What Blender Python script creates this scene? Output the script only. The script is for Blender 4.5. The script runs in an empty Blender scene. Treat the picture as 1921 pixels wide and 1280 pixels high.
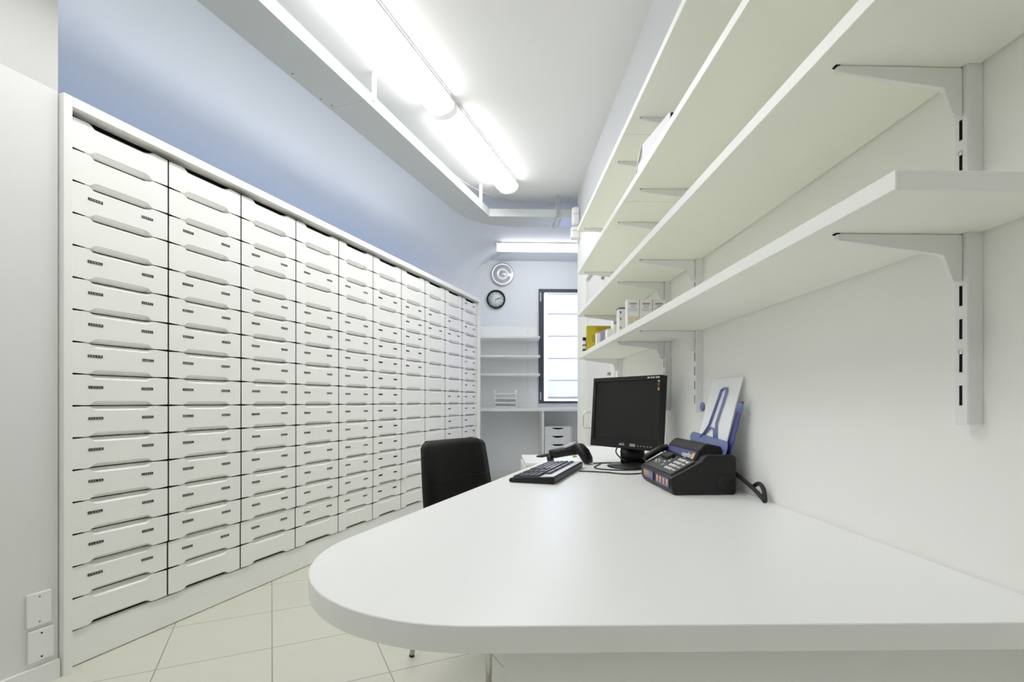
import bpy, bmesh, math, random
from mathutils import Matrix, Vector
random.seed(7)
PI = math.pi
SC = bpy.context.scene
COL = SC.collection
SC.view_settings.view_transform = 'Standard'
SC.view_settings.look = 'None'
SC.view_settings.exposure = 0.44
SC.view_settings.gamma = 1.25

# ------------------------------------------------------------------ materials
def mat(name, color, rough=0.5, metal=0.0, noise=0.0, nscale=20.0, emit=None, estr=0.0, alpha=1.0, trans=0.0, bump=0.0, spec=0.5, coat=0.0):
    m = bpy.data.materials.new(name); m.use_nodes = True
    nt = m.node_tree; b = nt.nodes['Principled BSDF']
    b.inputs['Base Color'].default_value = (*color, 1)
    b.inputs['Roughness'].default_value = rough
    b.inputs['Metallic'].default_value = metal
    b.inputs['Alpha'].default_value = alpha
    b.inputs['Transmission Weight'].default_value = trans
    b.inputs['Specular IOR Level'].default_value = spec
    b.inputs['Coat Weight'].default_value = coat
    if emit:
        b.inputs['Emission Color'].default_value = (*emit, 1)
        b.inputs['Emission Strength'].default_value = estr
    if noise or bump:
        tc = nt.nodes.new('ShaderNodeTexCoord'); n = nt.nodes.new('ShaderNodeTexNoise')
        n.inputs['Scale'].default_value = nscale; n.inputs['Detail'].default_value = 3
        nt.links.new(tc.outputs['Object'], n.inputs['Vector'])
        if noise:
            mx = nt.nodes.new('ShaderNodeMix'); mx.data_type = 'RGBA'
            mx.inputs['A'].default_value = (*[c * (1 - noise) for c in color], 1)
            mx.inputs['B'].default_value = (*[min(1, c * (1 + noise)) for c in color], 1)
            nt.links.new(n.outputs['Fac'], mx.inputs['Factor'])
            nt.links.new(mx.outputs['Result'], b.inputs['Base Color'])
        if bump:
            bp = nt.nodes.new('ShaderNodeBump'); bp.inputs['Strength'].default_value = bump
            bp.inputs['Distance'].default_value = 0.002
            nt.links.new(n.outputs['Fac'], bp.inputs['Height'])
            nt.links.new(bp.outputs['Normal'], b.inputs['Normal'])
    return m

M = {}
M['wall'] = mat('wall_paint', (0.88, 0.885, 0.85), 0.7, noise=0.01, nscale=6, bump=0.05)
M['upper'] = mat('wall_paint_darkened', (0.42, 0.435, 0.45), 0.7, noise=0.01, nscale=6)  # same wall, toned down in colour to offset the strong lamp light
M['cream'] = mat('cream_paint', (0.53, 0.53, 0.515), 0.7, noise=0.01, nscale=6)
M['ceiling'] = mat('ceiling_paint', (0.76, 0.76, 0.755), 0.8, noise=0.008, nscale=5)
M['cladding'] = mat('wall_cladding', (0.70, 0.70, 0.70), 0.5, noise=0.006, nscale=6)
M['skyceil'] = mat('pale_blue_ceiling', (0.66, 0.69, 0.75), 0.8, noise=0.008, nscale=5)
M['farwall'] = mat('far_wall_paint', (0.73, 0.75, 0.785), 0.75, noise=0.008, nscale=5)
M['laminate'] = mat('white_laminate', (0.82, 0.825, 0.80), 0.38, noise=0.006, nscale=8)
M['shelf'] = mat('shelf_laminate', (0.845, 0.855, 0.765), 0.45, noise=0.006, nscale=8)
M['shelf_edge'] = mat('shelf_edge_band', (0.86, 0.87, 0.84), 0.4)
M['desk'] = mat('desk_laminate', (0.86, 0.865, 0.86), 0.32, noise=0.006, nscale=8)
M['desk_edge'] = mat('desk_edge_band', (0.90, 0.90, 0.88), 0.4)
M['drawer'] = mat('drawer_laminate', (0.86, 0.86, 0.835), 0.42, noise=0.012, nscale=14, bump=0.04)
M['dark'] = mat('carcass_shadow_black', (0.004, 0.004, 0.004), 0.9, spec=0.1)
M['black'] = mat('black_plastic', (0.0025, 0.0025, 0.0028), 0.45, spec=0.22)
M['blackmatte'] = mat('black_leatherette', (0.0018, 0.0018, 0.0019), 0.65, spec=0.2, noise=0.1, nscale=60, bump=0.1)
M['charcoal'] = mat('charcoal_plastic', (0.0065, 0.0065, 0.0068), 0.55, spec=0.2, noise=0.06, nscale=80)
M['charcoal2'] = mat('charcoal_plastic_light', (0.022, 0.024, 0.025), 0.5, spec=0.3)
M['screen'] = mat('screen_glass', (0.0042, 0.0042, 0.0042), 0.6, spec=0.18)
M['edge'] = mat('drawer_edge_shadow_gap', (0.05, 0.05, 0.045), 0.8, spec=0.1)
M['ink'] = mat('label_lettering', (0.42, 0.42, 0.42), 0.5)
M['label'] = mat('label_tape_black', (0.003, 0.003, 0.003), 0.5, spec=0.2)
M['white'] = mat('white_print', (0.85, 0.85, 0.85), 0.5)
M['whiteplastic'] = mat('white_plastic', (0.80, 0.80, 0.80), 0.4)
M['whitemetal'] = mat('white_enamel', (0.80, 0.81, 0.81), 0.35)
M['greymetal'] = mat('grey_white_enamel', (0.68, 0.70, 0.70), 0.45, noise=0.02, nscale=4)
M['galv'] = mat('galvanised_tray', (0.45, 0.48, 0.485), 0.45, noise=0.02, nscale=5)
M['chrome'] = mat('chrome', (0.75, 0.74, 0.70), 0.2, metal=1.0)
M['anthracite'] = mat('anthracite_frame', (0.030, 0.033, 0.048), 0.45, spec=0.3)
M['glassdish'] = mat('dish_glass', (0.45, 0.47, 0.48), 0.16, metal=0.3)
M['blue'] = mat('navy_blue_print', (0.018, 0.022, 0.17), 0.4)
M['bluetint'] = mat('translucent_blue_plastic', (0.11, 0.15, 0.38), 0.3)
M['paper'] = mat('paper', (0.90, 0.91, 0.95), 0.7)
M['yellow'] = mat('yellow_card', (0.52, 0.42, 0.006), 0.5, noise=0.05, nscale=12)
M['ochre'] = mat('ochre_card', (0.38, 0.23, 0.006), 0.5)
M['orange'] = mat('orange_print', (0.85, 0.42, 0.10), 0.5)
M['red'] = mat('red_print', (0.22, 0.03, 0.03), 0.5)
M['beige'] = mat('beige_print', (0.62, 0.53, 0.38), 0.5)
M['lilac'] = mat('lilac_card', (0.26, 0.26, 0.48), 0.5)
M['silver'] = mat('silver_plastic', (0.62, 0.62, 0.74), 0.35)
M['keycap'] = mat('keycap_black', (0.018, 0.018, 0.038), 0.32, spec=0.8)
M['key'] = mat('pale_key', (0.78, 0.78, 0.76), 0.4)
M['teal'] = mat('teal_key', (0.10, 0.42, 0.36), 0.4)
M['greyp'] = mat('grey_print', (0.22, 0.22, 0.23), 0.5)
M['rubber'] = mat('black_rubber', (0.004, 0.004, 0.004), 0.6, spec=0.3)
M['clearjar'] = mat('clear_jar', (0.70, 0.72, 0.72), 0.15)
M['lens'] = mat('lit_diffuser', (0.9, 0.9, 0.9), 0.5, emit=(1.0, 1.0, 0.975), estr=15.5)
M['lens_end'] = mat('lit_diffuser_end', (0.85, 0.86, 0.88), 0.3, emit=(1.0, 1.0, 0.98), estr=0.55)
M['capwhite'] = mat('clear_end_cap', (0.9, 0.9, 0.9), 0.3, emit=(1, 1, 0.98), estr=0.12)
M['seamgrey'] = mat('housing_lip_grey', (0.62, 0.62, 0.63), 0.5)
M['lensfar'] = mat('lit_diffuser_cool', (0.9, 0.9, 0.9), 0.5, emit=(0.97, 0.99, 1.0), estr=9.0)
M['lensfill'] = mat('fill_diffuser_back', (0.9, 0.9, 0.9), 0.5, emit=(1.0, 1.0, 0.975), estr=13.0)  # glow of the fill fixture added behind the camera

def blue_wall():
    m = bpy.data.materials.new('blue_wall_light_fade'); m.use_nodes = True
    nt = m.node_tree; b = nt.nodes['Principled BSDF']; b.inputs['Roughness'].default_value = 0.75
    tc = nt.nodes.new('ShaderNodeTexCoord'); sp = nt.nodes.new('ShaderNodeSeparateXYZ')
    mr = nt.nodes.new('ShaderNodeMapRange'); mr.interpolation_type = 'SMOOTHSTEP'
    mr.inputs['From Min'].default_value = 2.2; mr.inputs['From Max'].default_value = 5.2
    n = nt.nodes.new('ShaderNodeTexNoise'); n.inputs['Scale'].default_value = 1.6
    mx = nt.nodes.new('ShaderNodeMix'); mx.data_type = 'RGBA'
    mx.inputs['A'].default_value = (0.53, 0.59, 0.745, 1); mx.inputs['B'].default_value = (0.73, 0.75, 0.785, 1)  # paler toward the far end: daylight wash put into the wall colour
    m3 = nt.nodes.new('ShaderNodeMix'); m3.data_type = 'RGBA'; m3.inputs['A'].default_value = (0.47, 0.59, 0.90, 1); m3.inputs['B'].default_value = (0.60, 0.645, 0.725, 1)  # blue turns paler with height: lamp wash put into the colour
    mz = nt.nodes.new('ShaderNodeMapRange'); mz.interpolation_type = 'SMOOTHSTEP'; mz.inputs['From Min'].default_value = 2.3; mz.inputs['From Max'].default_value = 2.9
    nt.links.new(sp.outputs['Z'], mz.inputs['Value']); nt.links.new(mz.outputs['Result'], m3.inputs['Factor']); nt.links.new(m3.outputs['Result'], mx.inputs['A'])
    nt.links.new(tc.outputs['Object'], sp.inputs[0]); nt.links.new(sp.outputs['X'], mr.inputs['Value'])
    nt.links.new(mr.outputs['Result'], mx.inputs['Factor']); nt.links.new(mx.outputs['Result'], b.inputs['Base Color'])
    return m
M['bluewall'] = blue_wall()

def tiles():
    m = bpy.data.materials.new('diagonal_floor_tiles'); m.use_nodes = True
    nt = m.node_tree; N = nt.nodes; K = nt.links; b = N['Principled BSDF']
    b.inputs['Roughness'].default_value = 0.42
    g = N.new('ShaderNodeNewGeometry')
    d1 = math.radians(21.05 - 45)
    def mth(op, a, bb=None):
        n = N.new('ShaderNodeMath'); n.operation = op
        for i, v in enumerate((a, bb)):
            if v is None: continue
            if isinstance(v, (int, float)): n.inputs[i].default_value = v
            else: K.new(v, n.inputs[i])
        return n.outputs[0]
    cell = []
    masks = []
    for vec, off in (((math.cos(d1), -math.sin(d1), 0), 0.003), ((math.sin(d1), math.cos(d1), 0), 2.285)):
        dp = N.new('ShaderNodeVectorMath'); dp.operation = 'DOT_PRODUCT'
        K.new(g.outputs['Position'], dp.inputs[0]); dp.inputs[1].default_value = vec
        u = mth('DIVIDE', mth('SUBTRACT', dp.outputs['Value'], off), 0.397)
        cell.append(mth('FLOOR', u))
        fr = mth('FRACT', u)
        dist = mth('MINIMUM', fr, mth('SUBTRACT', 1.0, fr))
        masks.append(mth('LESS_THAN', dist, 0.0055))
    grout = mth('MAXIMUM', masks[0], masks[1])
    cx = N.new('ShaderNodeCombineXYZ'); K.new(cell[0], cx.inputs[0]); K.new(cell[1], cx.inputs[1])
    wn = N.new('ShaderNodeTexWhiteNoise'); wn.noise_dimensions = '2D'; K.new(cx.outputs[0], wn.inputs['Vector'])
    nz = N.new('ShaderNodeTexNoise'); nz.inputs['Scale'].default_value = 9; nz.inputs['Detail'].default_value = 5
    K.new(g.outputs['Position'], nz.inputs['Vector'])
    f = mth('ADD', mth('MULTIPLY', wn.outputs['Value'], 0.4), mth('MULTIPLY', nz.outputs['Fac'], 0.6))
    mx = N.new('ShaderNodeMix'); mx.data_type = 'RGBA'
    mx.inputs['A'].default_value = (0.545, 0.54, 0.45, 1); mx.inputs['B'].default_value = (0.61, 0.605, 0.51, 1)
    K.new(f, mx.inputs['Factor'])
    m2 = N.new('ShaderNodeMix'); m2.data_type = 'RGBA'; m2.inputs['B'].default_value = (0.22, 0.21, 0.17, 1)
    K.new(grout, m2.inputs['Factor']); K.new(mx.outputs['Result'], m2.inputs['A'])
    K.new(m2.outputs['Result'], b.inputs['Base Color'])
    return m
M['tiles'] = tiles()

def blind_mat():
    m = bpy.data.materials.new('backlit_blind_fabric'); m.use_nodes = True
    nt = m.node_tree; N = nt.nodes; K = nt.links
    N.remove(N['Principled BSDF']); out = N['Material Output']
    d = N.new('ShaderNodeBsdfDiffuse'); d.inputs[0].default_value = (0.85, 0.86, 0.9, 1)
    t = N.new('ShaderNodeBsdfTranslucent'); t.inputs[0].default_value = (0.62, 0.63, 0.70, 1)
    mx = N.new('ShaderNodeMixShader'); mx.inputs[0].default_value = 0.6
    K.new(d.outputs[0], mx.inputs[1]); K.new(t.outputs[0], mx.inputs[2]); K.new(mx.outputs[0], out.inputs[0])
    return m
M['blind'] = blind_mat()
M['seam'] = mat('blind_seam', (0.50, 0.51, 0.60), 0.8)
M['glass'] = mat('window_glass', (0.95, 0.97, 1.0), 0.02, trans=1.0)

# ------------------------------------------------------------------ mesh helpers
class MB:
    def __init__(self): self.bm = bmesh.new(); self.mi = 0; self.T = None
    def m(self, i): self.mi = i; return self
    def v(self, p):
        p = Vector(p)
        return self.bm.verts.new(self.T @ p if self.T else p)
    def f(self, vs, smooth=False):
        try:
            f = self.bm.faces.new(vs); f.material_index = self.mi; f.smooth = smooth; return f
        except ValueError: return None
    def poly(self, pts): return self.f([self.v(p) for p in pts])
    def box(self, x0, x1, y0, y1, z0, z1):
        c = [self.v(p) for p in ((x0,y0,z0),(x1,y0,z0),(x1,y1,z0),(x0,y1,z0),(x0,y0,z1),(x1,y0,z1),(x1,y1,z1),(x0,y1,z1))]
        for q in ((0,3,2,1),(4,5,6,7),(0,1,5,4),(1,2,6,5),(2,3,7,6),(3,0,4,7)): self.f([c[i] for i in q])
        return self
    def loft(self, rings, cap=True, smooth=True, closed=True):
        R = [[self.v(p) for p in r] for r in rings]
        n = len(R[0])
        for a, b in zip(R, R[1:]):
            for i in range(n if closed else n - 1):
                j = (i + 1) % n
                self.f([a[i], a[j], b[j], b[i]], smooth)
        if cap: self.f(list(reversed(R[0]))); self.f(R[-1])
        return self
    def prism(self, poly, a, b, axis='z'):
        def P(u, v, w): return {'z': (u, v, w), 'y': (u, w, v), 'x': (w, u, v)}[axis]
        return self.loft([[P(u, v, a) for u, v in poly], [P(u, v, b) for u, v in poly]], smooth=False)
    def tube(self, pts, r, n=10, sx=1.0):
        pts = [Vector(p) for p in pts]; rs = r if isinstance(r, (list, tuple)) else [r] * len(pts)
        rings = []; up = None
        for i, p in enumerate(pts):
            t = (pts[min(i + 1, len(pts) - 1)] - pts[max(i - 1, 0)]).normalized()
            if up is None:
                up = Vector((0, 0, 1)) if abs(t.z) < 0.9 else Vector((1, 0, 0))
            s = t.cross(up).normalized(); up = s.cross(t).normalized()
            rr = rs[i]
            ra, rb = rr if isinstance(rr, (tuple, list)) else (rr, rr)
            rings.append([p + s * (math.cos(2 * PI * k / n) * ra) + up * (math.sin(2 * PI * k / n) * rb) for k in range(n)])
        return self.loft(rings)
    def lathe(self, prof, c=(0,0,0), axis='z', n=32):
        rings = []
        for r, h in prof:
            ring = []
            for k in range(n):
                a = 2 * PI * k / n; u, v = r * math.cos(a), r * math.sin(a)
                ring.append({'z': (c[0]+u, c[1]+v, c[2]+h), 'y': (c[0]+u, c[1]+h, c[2]+v), 'x': (c[0]+h, c[1]+u, c[2]+v)}[axis])
            rings.append(ring)
        return self.loft(rings)
    def bevel(self, w, seg=2, ang=0.5):
        self.bm.normal_update()
        es = [e for e in self.bm.edges if len(e.link_faces) == 2 and e.calc_face_angle(0) > ang]
        bmesh.ops.bevel(self.bm, geom=es, offset=w, segments=seg, profile=0.5, affect='EDGES', clamp_overlap=True)
        return self
    def mesh(self, name, mats):
        bmesh.ops.recalc_face_normals(self.bm, faces=self.bm.faces)
        me = bpy.data.meshes.new(name); self.bm.to_mesh(me); self.bm.free()
        for x in mats: me.materials.append(M[x] if isinstance(x, str) else x)
        return me
    def build(self, name, mats, parent=None, root=None, local=False, smooth=None):
        """world-space mesh -> object; local=True keeps the coordinates as the parent's own."""
        if isinstance(mats, str): mats = [mats]
        me = self.mesh(name, mats)
        if smooth:
            for p in me.polygons: p.use_smooth = True
        o = bpy.data.objects.new(name, me); COL.objects.link(o)
        if parent is not None:
            o.parent = parent
            if not local:
                r = parent
                while r.parent: r = r.parent
                me.transform(r.matrix_basis.inverted())
        elif not local:
            xs = [v.co for v in me.vertices]
            c = Vector(((min(v.x for v in xs)+max(v.x for v in xs))/2, (min(v.y for v in xs)+max(v.y for v in xs))/2, min(v.z for v in xs)))
            me.transform(Matrix.Translation(-c)); o.location = c
        return o

def tag(o, label=None, cat=None, group=None, kind=None):
    if label: o['label'] = label
    if cat: o['category'] = cat
    if group: o['group'] = group
    if kind: o['kind'] = kind
    return o
def thing(name, label, cat, loc=(0,0,0), rotz=0.0, group=None):
    o = bpy.data.objects.new(name, None); COL.objects.link(o); o.empty_display_size = 0.05
    o.matrix_basis = Matrix.Translation(Vector(loc)) @ Matrix.Rotation(rotz, 4, 'Z')
    return tag(o, label, cat, group)
def struct(o): o['kind'] = 'structure'; return o
def copy_tree(o, parent=None):
    c = o.copy(); COL.objects.link(c)
    if parent is not None: c.parent = parent
    for ch in list(o.children): copy_tree(ch, c)
    return c
def text_mesh(mb, body, size, T, mi, depth=0.0004):
    cu = bpy.data.curves.new('lettering', 'FONT'); cu.body = body; cu.size = size; cu.extrude = depth
    cu.align_x = 'CENTER'; cu.align_y = 'CENTER'; cu.resolution_u = 2
    ob = bpy.data.objects.new('lettering', cu); COL.objects.link(ob)
    dg = bpy.context.evaluated_depsgraph_get(); me = bpy.data.meshes.new_from_object(ob.evaluated_get(dg))
    vs = [mb.v(T @ v.co) for v in me.vertices]
    old = mb.mi; mb.mi = mi
    for p in me.polygons: mb.f([vs[i] for i in p.vertices])
    mb.mi = old
    bpy.data.objects.remove(ob); bpy.data.curves.remove(cu); bpy.data.meshes.remove(me)
def frame_T(origin, xd, yd):
    x = Vector(xd).normalized(); z = x.cross(Vector(yd)).normalized(); y = z.cross(x)
    T = Matrix((x, y, z)).transposed().to_4x4(); T.translation = Vector(origin); return T

# ------------------------------------------------------------------ room frame
ZC = 2.93           # ceiling
XW = 0.745          # right wall
YF = 6.80           # far wall
A = math.radians(21.05)
E1 = (math.sin(A), math.cos(A)); NN = (math.cos(A), -math.sin(A)); O = (-1.607, 1.94)
ROT = PI / 2 - A    # left wall frame: local x runs along the drawer wall, local -y out into the room
def L(s, p, z=0): return (O[0] + s*E1[0] + p*NN[0], O[1] + s*E1[1] + p*NN[1], z)
LM = Matrix.Translation((O[0], O[1], 0)) @ Matrix.Rotation(ROT, 4, 'Z')
def lbox(mb, s0, s1, p0, p1, z0, z1):
    mb.T = LM; mb.box(s0, s1, -p1, -p0, z0, z1); mb.T = None; return mb
YB = -2.6           # wall behind the camera

# floor, ceiling
f = MB().box(-3.6, 2.6, YB - .1, YF + .1, -0.06, 0.0).build('floor', 'tiles'); struct(f)
struct(MB().box(-3.6, 2.6, YB - .1, YF + .1, ZC, ZC + .08).build('ceiling', 'ceiling'))
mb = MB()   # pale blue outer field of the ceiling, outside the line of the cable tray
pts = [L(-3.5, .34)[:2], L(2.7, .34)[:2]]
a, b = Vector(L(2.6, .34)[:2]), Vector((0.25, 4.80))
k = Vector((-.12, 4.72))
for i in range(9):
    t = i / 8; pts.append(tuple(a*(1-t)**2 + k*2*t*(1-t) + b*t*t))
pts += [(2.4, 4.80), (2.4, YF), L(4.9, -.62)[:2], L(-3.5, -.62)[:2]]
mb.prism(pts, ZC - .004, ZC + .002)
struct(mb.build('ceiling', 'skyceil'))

# right wall with door opening, its end, the wider far end
DY0, DY1, DZ = 3.21, 4.14, 2.03
mb = MB()
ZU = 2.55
mb.box(XW, XW+.16, YB, DY0, 0, ZU).box(XW, XW+.16, DY1, 4.62, 0, ZU).box(XW, XW+.16, DY0, DY1, DZ, ZU)
struct(mb.build('wall_right', 'wall'))
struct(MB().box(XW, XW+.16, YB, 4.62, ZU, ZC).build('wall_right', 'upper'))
struct(MB().box(XW+.16, 2.45, 4.50, 4.62, 0, ZC).build('wall_right', 'farwall'))
struct(MB().box(2.40, 2.52, 4.62, YF, 0, ZC).build('wall_right', 'farwall'))
struct(MB().box(-3.5, XW+.16, YB-.12, YB, 0, ZC).build('wall_back', 'cream'))
# far wall with window opening
WX0, WX1, WZ0, WZ1 = 0.565, 1.66, 0.995, 2.547
mb = MB()
mb.box(-.72, WX0, YF, YF+.2, 0, ZC).box(WX1, 2.52, YF, YF+.2, 0, ZC).box(WX0, WX1, YF, YF+.2, 0, WZ0).box(WX0, WX1, YF, YF+.2, WZ1, ZC)
struct(mb.build('wall_far', 'farwall'))
struct(MB().box(-.35, .55, YF-.012, YF, 0, .08).build('baseboard_far', 'greymetal'))
# near left wall (flush with the drawers), lower cladding panel, baseboard
mb = MB(); lbox(mb, -4.2, -.042, -.14, 0, 0, ZC); lbox(mb, -.18, -.042, -.60, -.14, 0, ZC)
struct(mb.build('wall_left', 'cream'))
mb = MB(); lbox(mb, -4.2, -.046, 0, .006, 0.0, 2.155)
struct(mb.build('trim_1', 'cladding'))
mb = MB(); lbox(mb, -4.2, -.046, .006, .020, 0, .068)
struct(mb.build('baseboard_left', 'whiteplastic'))
# blue wall behind and above the drawers: straight run, rounded far corner, coved to the ceiling
PB = -.58
path = []  # (point, inward normal, cove radius)
for i in range(25):
    s = -.10 + i * (4.34 / 24); q = L(s, PB); path.append((Vector(q[:2]), Vector(NN), .66))
c0 = path[-1][0]; Rr = .30
cen = c0 + Vector(NN) * Rr
turn = PI / 2 - A
for i in range(1, 15):
    a_ = turn * i / 14
    nrm = Vector((NN[0]*math.cos(-a_) - NN[1]*math.sin(-a_), NN[0]*math.sin(-a_) + NN[1]*math.cos(-a_)))
    path.append((cen - nrm * Rr, nrm, (.66 - .58 * (i / 14)**1.3)))
dy = YF - .001 - path[-1][0].y
shift = dy
ext = shift / E1[1]
path = [(p + Vector(E1) * ext if j else p, n_, r_) for j, (p, n_, r_) in enumerate(path)]
pe, ne, _ = path[-1]
for i in range(1, 6): path.append((pe + Vector((.07 * i, 0)), ne, .08 - .078 * i / 5))
rings = []
for p, n_, r_ in path:
    ring = [(p.x, p.y, 0.0), (p.x, p.y, 1.2)]
    for k in range(19):
        a_ = PI / 2 * k / 18
        o_ = r_ * (1 - math.cos(a_)); ring.append((p.x + n_.x*o_, p.y + n_.y*o_, ZC - .005 - r_ + r_*math.sin(a_)))
    rings.append(ring)
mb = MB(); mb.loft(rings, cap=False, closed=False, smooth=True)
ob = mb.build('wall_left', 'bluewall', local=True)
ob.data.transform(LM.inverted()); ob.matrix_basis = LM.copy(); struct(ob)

# ------------------------------------------------------------------ window
w = struct(thing('window_1', None, None, (WX0, YF, WZ0)))
mb = MB(); fr = .062
mb.box(WX0, WX0+fr+.012, YF-.03, YF+.06, WZ0, WZ1).box(WX1-fr, WX1, YF-.03, YF+.06, WZ0, WZ1)
mb.box(WX0+fr+.012, WX1-fr, YF-.03, YF+.06, WZ1-.05, WZ1).box(WX0+fr+.012, WX1-fr, YF-.03, YF+.06, WZ0, WZ0+.035)
mb.bevel(.004); mb.build('window_frame', 'anthracite', w)
MB().box(WX0+fr, WX1-fr, YF+.03, YF+.036, WZ0+.03, WZ1-.04).build('pane', 'glass', w)
mb = MB().box(WX0+.018, WX0+.03, YF-.042, YF-.03, WZ1-.17, WZ1-.05); mb.build('hinge', 'silver', w)
MB().box(WX0+.018, WX0+.03, YF-.042, YF-.03, WZ0+.05, WZ0+.15).build('hinge', 'silver', w)
bl = thing('roman_blind', 'backlit white roman blind hanging inside the dark window frame', 'blind', (WX0+.5, YF-.02, WZ0))
bx0, bx1 = WX0+fr+.06, WX1-fr-.02
mb = MB(); seams = [2.208, 1.906, 1.604, 1.306]
MB().box(bx0, bx1, YF-.024, YF-.022, 1.085, WZ1-.06).build('fabric', 'blind', bl)
for z in seams: MB().box(bx0, bx1, YF-.031, YF-.025, z-.006, z+.006).build('batten', 'seam', bl)
MB().box(bx0, bx1, YF-.036, YF-.02, 1.055, 1.085).bevel(.004).build('bottom_bar', 'silver', bl)
MB().box(bx0-.01, bx1, YF-.04, YF-.012, WZ1-.075, WZ1-.05).build('head_rail', 'whiteplastic', bl)

# ------------------------------------------------------------------ door in the right wall
d = struct(thing('door_1', None, None, (XW, DY0, 0)))
mb = MB()
mb.box(XW-.012, XW, DY1, DY1+.08, 0, DZ+.08).box(XW-.012, XW, DY0-.08, DY0, 0, DZ+.08).box(XW-.012, XW, DY0, DY1, DZ, DZ+.08)
mb.bevel(.003); mb.build('door_frame', 'shelf', d)
M['door'] = mat('lilac_white_door', (0.74, 0.73, 0.74), 0.4)
leaf = MB().box(XW+.012, XW+.05, DY0+.003, DY1-.003, .006, DZ-.003).build('door_leaf', 'door', d)
h = MB().tube([(XW+.012, 4.05, .93), (XW-.035, 4.05, .93), (XW-.045, 4.05, .90), (XW-.045, 4.05, .83), (XW-.035, 4.05, .80), (XW+.012, 4.05, .80)], .007)
h.build('door_handle', 'chrome', leaf)
for y_, z_ in ((3.36, 1.48), (3.32, 1.20), (3.52, 1.89)):
    MB().box(XW-.01, XW+.012, y_-.012, y_+.012, z_-.01, z_+.01).bevel(.003).build('coat_hook', 'greyp', leaf)

# ------------------------------------------------------------------ wall of drawers
W, ROWS, HZ, Z0 = 0.387, 16, 0.1222, 0.141
S0 = -.012
fr_ = thing('cabinet_surround', 'white surround with plinth framing the whole wall of drawers', 'cabinet frame', L(S0, 0), ROT)
def fbox(x0, x1, p0, p1, z0, z1, name, m='drawer', bev=.0015):
    mb = MB().box(x0, x1, -p1, -p0, z0, z1)
    if bev: mb.bevel(bev)
    return mb.build(name, m, fr_, local=True)
fbox(-.028, 0, -.55, .03, .0, 2.152, 'side_panel')
fbox(W*10, W*10+.024, -.55, .03, .0, 2.152, 'side_panel')
fbox(.0005, W*10-.0005, -.55, .03, 2.115, 2.152, 'top_panel')
fbox(.0005, W*10-.0005, -.04, -.014, .004, .136, 'plinth')
# a drawer front: scooped finger grips along its top and bottom edges
def drawer_mesh():
    mb = MB(); w0, w1, z0, z1, th = .0036, W-.0036, .0020, HZ-.0020, .031
    prof = [(0, .0028), (.04, .0016), (.09, .0008), (.15, .0), (.185, .001), (.205, .006), (.23, .0145), (.26, .0172), (.75, .0172), (.78, .0145), (.805, .006), (.825, .001), (.86, .0), (.91, .0008), (.96, .0016), (1, .0028)]
    X = lambda t: w0 + t*(w1-w0)
    fl = [(X(t), 0, z0 + dp) for t, dp in prof] + [(X(t), 0, z1 - dp) for t, dp in reversed(prof)]
    bl_ = [(X(t), th, z0) for t, dp in prof] + [(X(t), th, z1) for t, dp in reversed(prof)]
    mb.loft([fl, bl_], smooth=False)
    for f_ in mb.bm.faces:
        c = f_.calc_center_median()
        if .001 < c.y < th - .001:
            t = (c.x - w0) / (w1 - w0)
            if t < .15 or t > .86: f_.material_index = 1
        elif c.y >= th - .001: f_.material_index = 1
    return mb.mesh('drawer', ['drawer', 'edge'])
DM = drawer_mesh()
GL = {'A': '010101111101101', 'C': '011100100100011', 'E': '111100110100111', 'I': '111010010010111', 'L': '100100100100111', 'M': '101111111101101',
      'N': '101111111111101', 'O': '111101101101111', 'R': '110101110101101', 'S': '011100010001110', 'T': '111010010010010', 'X': '101101010101101', 'D': '110101101101110', 'K': '101110100110101', 'U': '101101101101111', 'V': '101101101101010'}
def label_mesh(word, wd):
    mb = MB().box(-wd/2, wd/2, -.0012, 0, -.0052, .0052)
    if word:
        mb.mi = 1; cw = wd * .9 / len(word); px = cw * .62 / 3; pz = .0052 / 5
        for i, ch in enumerate(word):
            x = -wd*.45 + i*cw + cw*.11
            for r in range(5):
                for c in range(3):
                    if GL[ch][r*3+c] == '1':
                        xx, zz = x + c*px, .0026 - r*pz
                        mb.poly([(xx, -.0015, zz-pz), (xx+px, -.0015, zz-pz), (xx+px, -.0015, zz), (xx, -.0015, zz)])
    return mb.mesh('label_strip', ['label', 'ink'])
words = ['LEXIL', 'TEMIC', 'RENEX', 'CLEAR', 'CORAL', 'TAVOR', 'SEREN', 'LAMIC', 'NOLEX', 'DELTA', 'KERAX', 'MAXIL']
LML = [label_mesh(x, .052) for x in words]; LMR = [label_mesh(x, .048) for x in reversed(words)]
LP_ = label_mesh('', .050)
full = {r: 'LR' for r in (2, 4, 5, 6, 7, 8, 9, 10, 11, 12, 13, 14)}
LAB = {c: full for c in range(6)}
LAB[6] = {r: 'LR' for r in (2, 3, 4, 5, 6)}
LAB[7] = {2: 'L', 3: 'LR'}
LAB[8] = {2: 'L', 3: 'LR', 8: 'LR', 9: 'L', 10: 'L', 11: 'L'}
LAB[9] = {0: 'LR', 2: 'LR', 4: 'LR', 5: 'LR', 6: 'LR', 7: 'LR', 8: 'LR', 9: 'LR', 10: 'L', 11: 'LR'}
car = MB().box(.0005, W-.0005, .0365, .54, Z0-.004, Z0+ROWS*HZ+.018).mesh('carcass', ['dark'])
ORD = ['first column of white drawers, nearest the camera, beside the bare left wall', 'second column of white drawers counted from the near left end',
       'third column of white drawers counted from the near left end', 'fourth column of white drawers counted from the near left end',
       'fifth column of white drawers counted from the near left end', 'sixth column of white drawers, the last with labels almost top to bottom',
       'seventh column of white drawers, labelled only in its upper third', 'eighth column of white drawers, nearly bare with three labels near its top',
       'ninth column of white drawers, last but one before the far end', 'tenth column of white drawers at the far end, label on its top drawer']
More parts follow.
